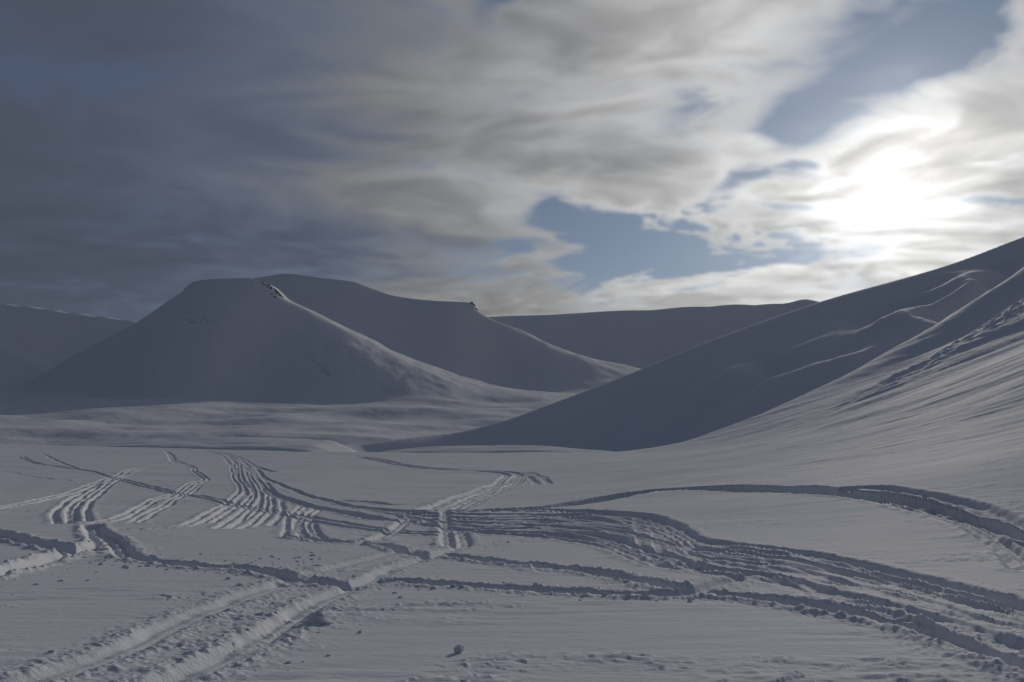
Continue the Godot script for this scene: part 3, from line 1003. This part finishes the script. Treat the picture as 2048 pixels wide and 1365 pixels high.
# ------------------------------------------------------------------ where the tracks run (x, d pairs, metres)
var TRACKS := [
	{"hw": 0.34, "twin": true, "depth": 0.17, "berm": 0.05, "rough": 0.02, "label": "long thin dark track running diagonally from far left across the plain to the junction",
	"at": [-69.3, 140.9, -56.1, 117.9, -45.2, 103.2, -36.4, 88.9, -29.2, 75.6, -20.2, 59.4, -13.7, 47.2, -10.8, 41.4, -7.9, 35.8, -5.4, 30.4, -3.90, 27.35, -3.01, 25.76, -2.31, 25.45, -1.70, 24.59]},
	{"hw": 0.28, "depth": 0.1, "berm": 0.04, "rough": 0.02, "label": "short faint track joining the long diagonal track at far left",
	"at": [-72.2, 153.5, -54.3, 120.2, -42.0, 98.2, -35.1, 86.7]},
	{"hw": 0.2, "depth": 0.05, "berm": 0.02, "rough": 0.01, "label": "faint single line crossing smooth snow near the left edge",
	"at": [-49.9, 97.4, -41.7, 86.4, -33.1, 74.9]},
	{"hw": 0.36, "twin": true, "depth": 0.14, "berm": 0.09, "rough": 0.04, "label": "rutted track leaving the left edge and climbing towards the low bank",
	"at": [-18.4, 33.9, -21.1, 41.3, -22.2, 46.5, -25.0, 55.9, -28.9, 68.9, -34.7, 88.1, -39.8, 106.1, -42.1, 123.8]},
	{"hw": 0.26, "twin": true, "depth": 0.17, "berm": 0.08, "rough": 0.03, "label": "left groove of the curved pair of ruts near the left edge",
	"at": [-13.6, 30.3, -17.2, 38.2, -21.4, 48.8, -27.5, 65.6, -33.1, 82.4]},
	{"hw": 0.26, "twin": true, "depth": 0.17, "berm": 0.08, "rough": 0.03, "label": "right groove of the curved pair of ruts near the left edge",
	"at": [-13.5, 31.4, -17.2, 39.9, -21.3, 50.5, -27.9, 69.0, -34.1, 88.2, -36.5, 99.6]},
	{"hw": 0.24, "twin": true, "depth": 0.13, "berm": 0.08, "rough": 0.03, "label": "straight lit track rising to a hooked bend left of the five-rut bundle",
	"at": [-12.7, 30.3, -13.3, 34.5, -16.4, 44.9, -19.5, 58.0, -24.2, 76.4, -25.7, 83.8, -32.0, 100.5, -36.2, 113.3, -44.6, 132.4]},
	{"hw": 0.2, "twin": true, "depth": 0.11, "berm": 0.06, "rough": 0.03, "label": "lower groove running beside the straight lit track",
	"at": [-11.8, 31.2, -12.3, 33.2, -15.5, 45.0, -18.8, 58.0, -24.3, 79.6]},
	{"hw": 0.22, "twin": true, "depth": 0.14, "berm": 0.08, "rough": 0.03, "label": "leftmost rut of the five swerving ruts in the left middle distance",
	"at": [-35.7, 127.2, -25.0, 89.9, -18.1, 66.8, -15.3, 56.2, -12.1, 41.8, -10.1, 32.3, -9.70, 28.84, -10.49, 27.43]},
	{"hw": 0.22, "twin": true, "depth": 0.14, "berm": 0.08, "rough": 0.03, "label": "second rut from left in the bundle of five swerving ruts",
	"at": [-33.9, 123.9, -23.2, 85.3, -16.1, 61.2, -13.9, 52.4, -11.3, 40.1, -9.5, 31.2]},
	{"hw": 0.22, "twin": true, "depth": 0.14, "berm": 0.08, "rough": 0.03, "label": "middle rut of the five swerving ruts in the left middle distance",
	"at": [-31.4, 117.6, -19.2, 74.0, -14.3, 56.3, -11.5, 44.2, -9.4, 34.5, -8.21, 28.33]},
	{"hw": 0.22, "twin": true, "depth": 0.14, "berm": 0.08, "rough": 0.03, "label": "fourth rut from left in the bundle of five swerving ruts",
	"at": [-30.3, 114.5, -16.9, 66.9, -12.7, 51.2, -9.7, 38.5, -8.3, 31.2, -7.77, 27.85]},
	{"hw": 0.24, "twin": true, "depth": 0.15, "berm": 0.08, "rough": 0.03, "label": "rightmost rut of the five swerving ruts in the left middle distance",
	"at": [-29.7, 114.7, -16.4, 66.9, -12.1, 51.2, -8.8, 37.3, -7.30, 29.28]},
	{"hw": 0.4, "depth": 0.2, "berm": 0.05, "rough": 0.03, "label": "dark rut running just below the main packed trail left of the junction",
	"at": [-15.9, 64.4, -12.6, 53.7, -9.2, 44.7, -7.7, 40.9, -5.7, 35.7, -4.3, 32.3, -3.4, 31.3, -2.4, 31.9]},
	{"hw": 0.2, "twin": true, "depth": 0.13, "berm": 0.05, "rough": 0.02, "label": "outer left rut of the small hook-shaped set of three ruts",
	"at": [-9.3, 45.2, -7.8, 35.8, -6.47, 29.23, -5.25, 24.09]},
	{"hw": 0.2, "twin": true, "depth": 0.13, "berm": 0.05, "rough": 0.02, "label": "middle rut of the small hook-shaped set of three ruts",
	"at": [-8.4, 42.7, -7.7, 37.3, -6.5, 31.1, -4.93, 24.07]},
	{"hw": 0.2, "twin": true, "depth": 0.13, "berm": 0.05, "rough": 0.02, "label": "right rut of the small hook-shaped set of three ruts",
	"at": [-8.0, 41.8, -7.0, 34.4, -5.54, 27.29, -4.53, 23.18]},
	{"hw": 0.36, "depth": 0.2, "berm": 0.1, "rough": 0.06, "label": "deep churned rut at the left edge above the lit snow bank",
	"at": [-16.37, 29.67, -13.05, 25.50, -11.94, 23.84, -10.47, 22.06, -9.16, 20.50, -8.41, 19.72]},
	{"hw": 0.3, "depth": 0.18, "berm": 0.12, "rough": 0.05, "label": "deep rut with a tall lit bank curving in at the left edge",
	"at": [-7.92, 14.64, -8.02, 15.70, -8.38, 18.01, -8.84, 20.63, -9.22, 22.53, -10.89, 26.14, -12.50, 29.82]},
	{"hw": 0.22, "depth": 0.14, "berm": 0.07, "rough": 0.045, "label": "deep cross track running from the churned left corner across the foreground",
	"at": [-12.61, 29.81, -9.56, 23.86, -8.02, 20.49, -7.12, 18.64, -6.02, 17.46, -5.08, 16.49, -4.39, 16.21, -3.58, 15.27, -3.08, 14.52, -2.62, 13.95, -2.17, 13.61, -1.66, 14.23, -1.26, 13.88, -0.54, 13.51, 0.37, 12.91, 1.10, 12.57, 1.74, 12.30, 2.37, 12.35]},
	{"hw": 0.24, "depth": 0.16, "berm": 0.08, "rough": 0.05, "label": "foreground rut below the packed trail running to the lower right corner",
	"at": [2.37, 12.35, 2.89, 11.89, 3.21, 11.38, 3.45, 10.79, 3.73, 10.06, 3.90, 9.37, 3.90, 8.48, 3.90, 7.64, 3.90, 7.15]},
	{"hw": 0.19, "depth": 0.062, "berm": 0.04, "rough": 0.028, "label": "left groove of the wide double trail at the bottom left",
	"at": [-3.62, 6.71, -3.45, 7.44, -3.33, 8.58, -3.40, 9.87, -3.38, 10.97, -3.33, 12.30, -3.23, 13.78, -3.08, 15.25, -2.81, 16.75, -2.35, 18.76, -1.95, 20.17, -1.52, 21.20]},
	{"hw": 0.18, "depth": 0.09, "berm": 0.045, "rough": 0.026, "label": "smooth right groove of the wide double trail at the bottom left",
	"at": [-2.54, 6.61, -2.46, 7.34, -2.37, 8.19, -2.31, 9.15, -2.33, 10.35, -2.31, 11.72, -2.20, 12.84, -2.06, 14.46, -1.91, 16.34, -1.57, 17.94, -1.27, 19.36, -1.04, 20.86, -1.10, 22.94, -1.45, 27.12]},
	{"hw": 0.18, "depth": 0.12, "berm": 0.06, "rough": 0.04, "label": "short rut heading straight away through the central junction",
	"at": [-1.32, 20.76, -1.61, 24.57, -2.00, 29.87, -2.7, 39.8]},
	{"hw": 0.81, "twin": true, "depth": 0.3, "berm": 0.05, "rough": 0.06, "label": "distant track winding from the junction to the far plain and turning left",
	"at": [-2.8, 38.9, -2.4, 49.0, -1.4, 61.5, -0.4, 74.3, -0.0, 93.9, -2.3, 100.7, -7.1, 108.9, -13.0, 120.0, -17.7, 137.6, -23.4, 153.3]},
	{"hw": 0.6, "twin": true, "depth": 0.26, "berm": 0.05, "rough": 0.06, "label": "distant rut beside the winding far track that hooks to the right",
	"at": [-2.5, 38.0, -1.7, 50.5, -0.6, 65.1, 0.5, 80.9, 1.1, 91.5, 2.1, 76.8, 2.1, 68.7]},
	{"hw": 0.4, "depth": 0.12, "berm": 0.05, "rough": 0.03, "label": "short side rut at the far bend of the winding track",
	"at": [-0.0, 93.9, 1.7, 94.9, 2.6, 79.3]},
	{"hw": 0.3, "depth": 0.1, "berm": 0.06, "rough": 0.03, "label": "low berm line just above the main trail left of the junction",
	"at": [-8.5, 48.9, -6.8, 47.7, -5.3, 44.9, -3.1, 44.4]},
	{"hw": 0.22, "depth": 0.1, "berm": 0.06, "rough": 0.04, "label": "short lit cross rut left of the central junction",
	"at": [-3.5, 33.7, -3.22, 28.40, -3.11, 24.81, -3.22, 22.58, -3.91, 22.18, -4.42, 22.85]},
	{"hw": 0.2, "depth": 0.15, "berm": 0.09, "rough": 0.05, "label": "clumpy narrow track running from the hook-shaped ruts down to the packed trail",
	"at": [-5.15, 23.73, -4.45, 23.01, -3.50, 21.99, -2.90, 21.64, -2.22, 19.95, -1.68, 18.48, -1.04, 18.21, -0.40, 17.33, 0.19, 16.52, 0.72, 15.86, 1.36, 15.08, 1.78, 13.90, 2.16, 12.98, 2.35, 12.51]},
	{"hw": 0.22, "depth": 0.1, "berm": 0.07, "rough": 0.04, "label": "short ramp of churned snow linking the narrow track to the packed trail",
	"at": [2.24, 12.63, 2.72, 13.41, 3.18, 14.14, 3.59, 14.51]},
	{"hw": 0.5, "twin": true, "depth": 0.14, "berm": 0.04, "rough": 0.03, "label": "faint far rut climbing from the five-rut bundle to the low bank",
	"at": [-34.7, 123.8, -42.7, 149.2, -49.1, 165.8, -54.4, 176.8]},
	{"hw": 0.5, "depth": 0.14, "berm": 0.04, "rough": 0.03, "label": "short far rut rising from the hooked bend to the bank",
	"at": [-43.7, 128.8, -52.4, 153.1, -58.2, 167.9]},
	{"hw": 0.45, "twin": true, "depth": 0.14, "berm": 0.04, "rough": 0.03, "label": "faint far rut just right of the one climbing to the low bank",
	"at": [-29.7, 114.7, -38.6, 141.9, -45.5, 159.7, -51.3, 172.5]},
	{"hw": 0.4, "depth": 0.16, "berm": 0.04, "rough": 0.03, "label": "short dark spur at the top right of the five-rut bundle",
	"at": [-29.4, 114.7, -26.0, 106.0, -23.6, 99.2]},
	{"hw": 0.25, "depth": 0.07, "berm": 0.03, "rough": 0.02, "label": "faint level line between the lit tracks on the left plain",
	"at": [-31.6, 79.4, -28.2, 77.9, -24.7, 74.3, -22.7, 72.6]},
	{"hw": 0.85, "hw_end": 0.42, "depth": 0.5, "berm": 0.03, "rough": 0.03, "label": "broad dark track arching over the right hand slope",
	"at": [-0.4, 36.8, 1.5, 38.5, 3.8, 42.4, 6.4, 45.3, 8.7, 42.2, 9.9, 36.7, 10.4, 32.6, 11.01, 29.58, 11.18, 27.25, 10.98, 24.49, 10.62, 21.82, 9.98, 19.50, 9.17, 17.06]},
	{"hw": 0.36, "depth": 0.2, "berm": 0.04, "rough": 0.03, "label": "upper rut of the arching track on the right hand slope",
	"at": [10.9, 33.3, 11.3, 32.7, 11.8, 32.2, 11.92, 29.98, 11.92, 27.33, 11.60, 24.48, 10.79, 21.09, 9.97, 18.55]},
	{"hw": 0.3, "depth": 0.2, "berm": 0.05, "rough": 0.03, "label": "lower rut of the arching track on the right hand slope",
	"at": [9.7, 33.7, 10.3, 31.3, 10.48, 29.18, 10.51, 26.43, 10.27, 23.55, 9.72, 20.73, 9.07, 18.54, 8.42, 16.69, 7.58, 14.66]},
]
var TRAIL_UPPER := [-29.40, 114.71, -22.53, 90.22, -17.19, 73.25, -11.59, 56.35, -8.43, 47.75, -5.94, 41.65, -4.55, 38.92, -3.41, 37.52, -1.16, 36.75, 1.03, 36.09, 3.01, 33.31, 3.95, 30.78, 4.25, 27.51, 4.18, 24.32, 4.08, 21.73, 4.74, 19.43, 5.31, 18.02, 5.52, 16.58, 5.63, 15.16, 5.70, 13.49, 5.67, 11.98, 5.63, 11.03, 5.54, 10.14]
var TRAIL_LOWER := [-28.78, 111.63, -21.82, 86.68, -16.64, 70.47, -11.12, 53.70, -8.03, 45.12, -5.57, 38.66, -3.99, 34.10, -2.66, 29.26, -0.80, 25.33, 0.68, 23.84, 1.88, 20.83, 2.25, 18.61, 2.37, 16.80, 2.61, 16.06, 2.78, 15.46, 3.18, 14.57, 3.61, 13.43, 3.70, 12.05, 3.81, 11.31, 3.95, 10.22, 4.04, 9.05, 4.10, 8.05, 4.10, 7.52]
var TRAIL_CURVE_A := [3.41, 28.64, 3.16, 25.06, 2.81, 22.06, 2.36, 18.92, 2.29, 17.57]
var TRAIL_CURVE_B := [3.70, 28.39, 3.63, 25.67, 3.25, 22.62, 2.88, 19.37, 2.84, 17.28, 3.07, 16.34]
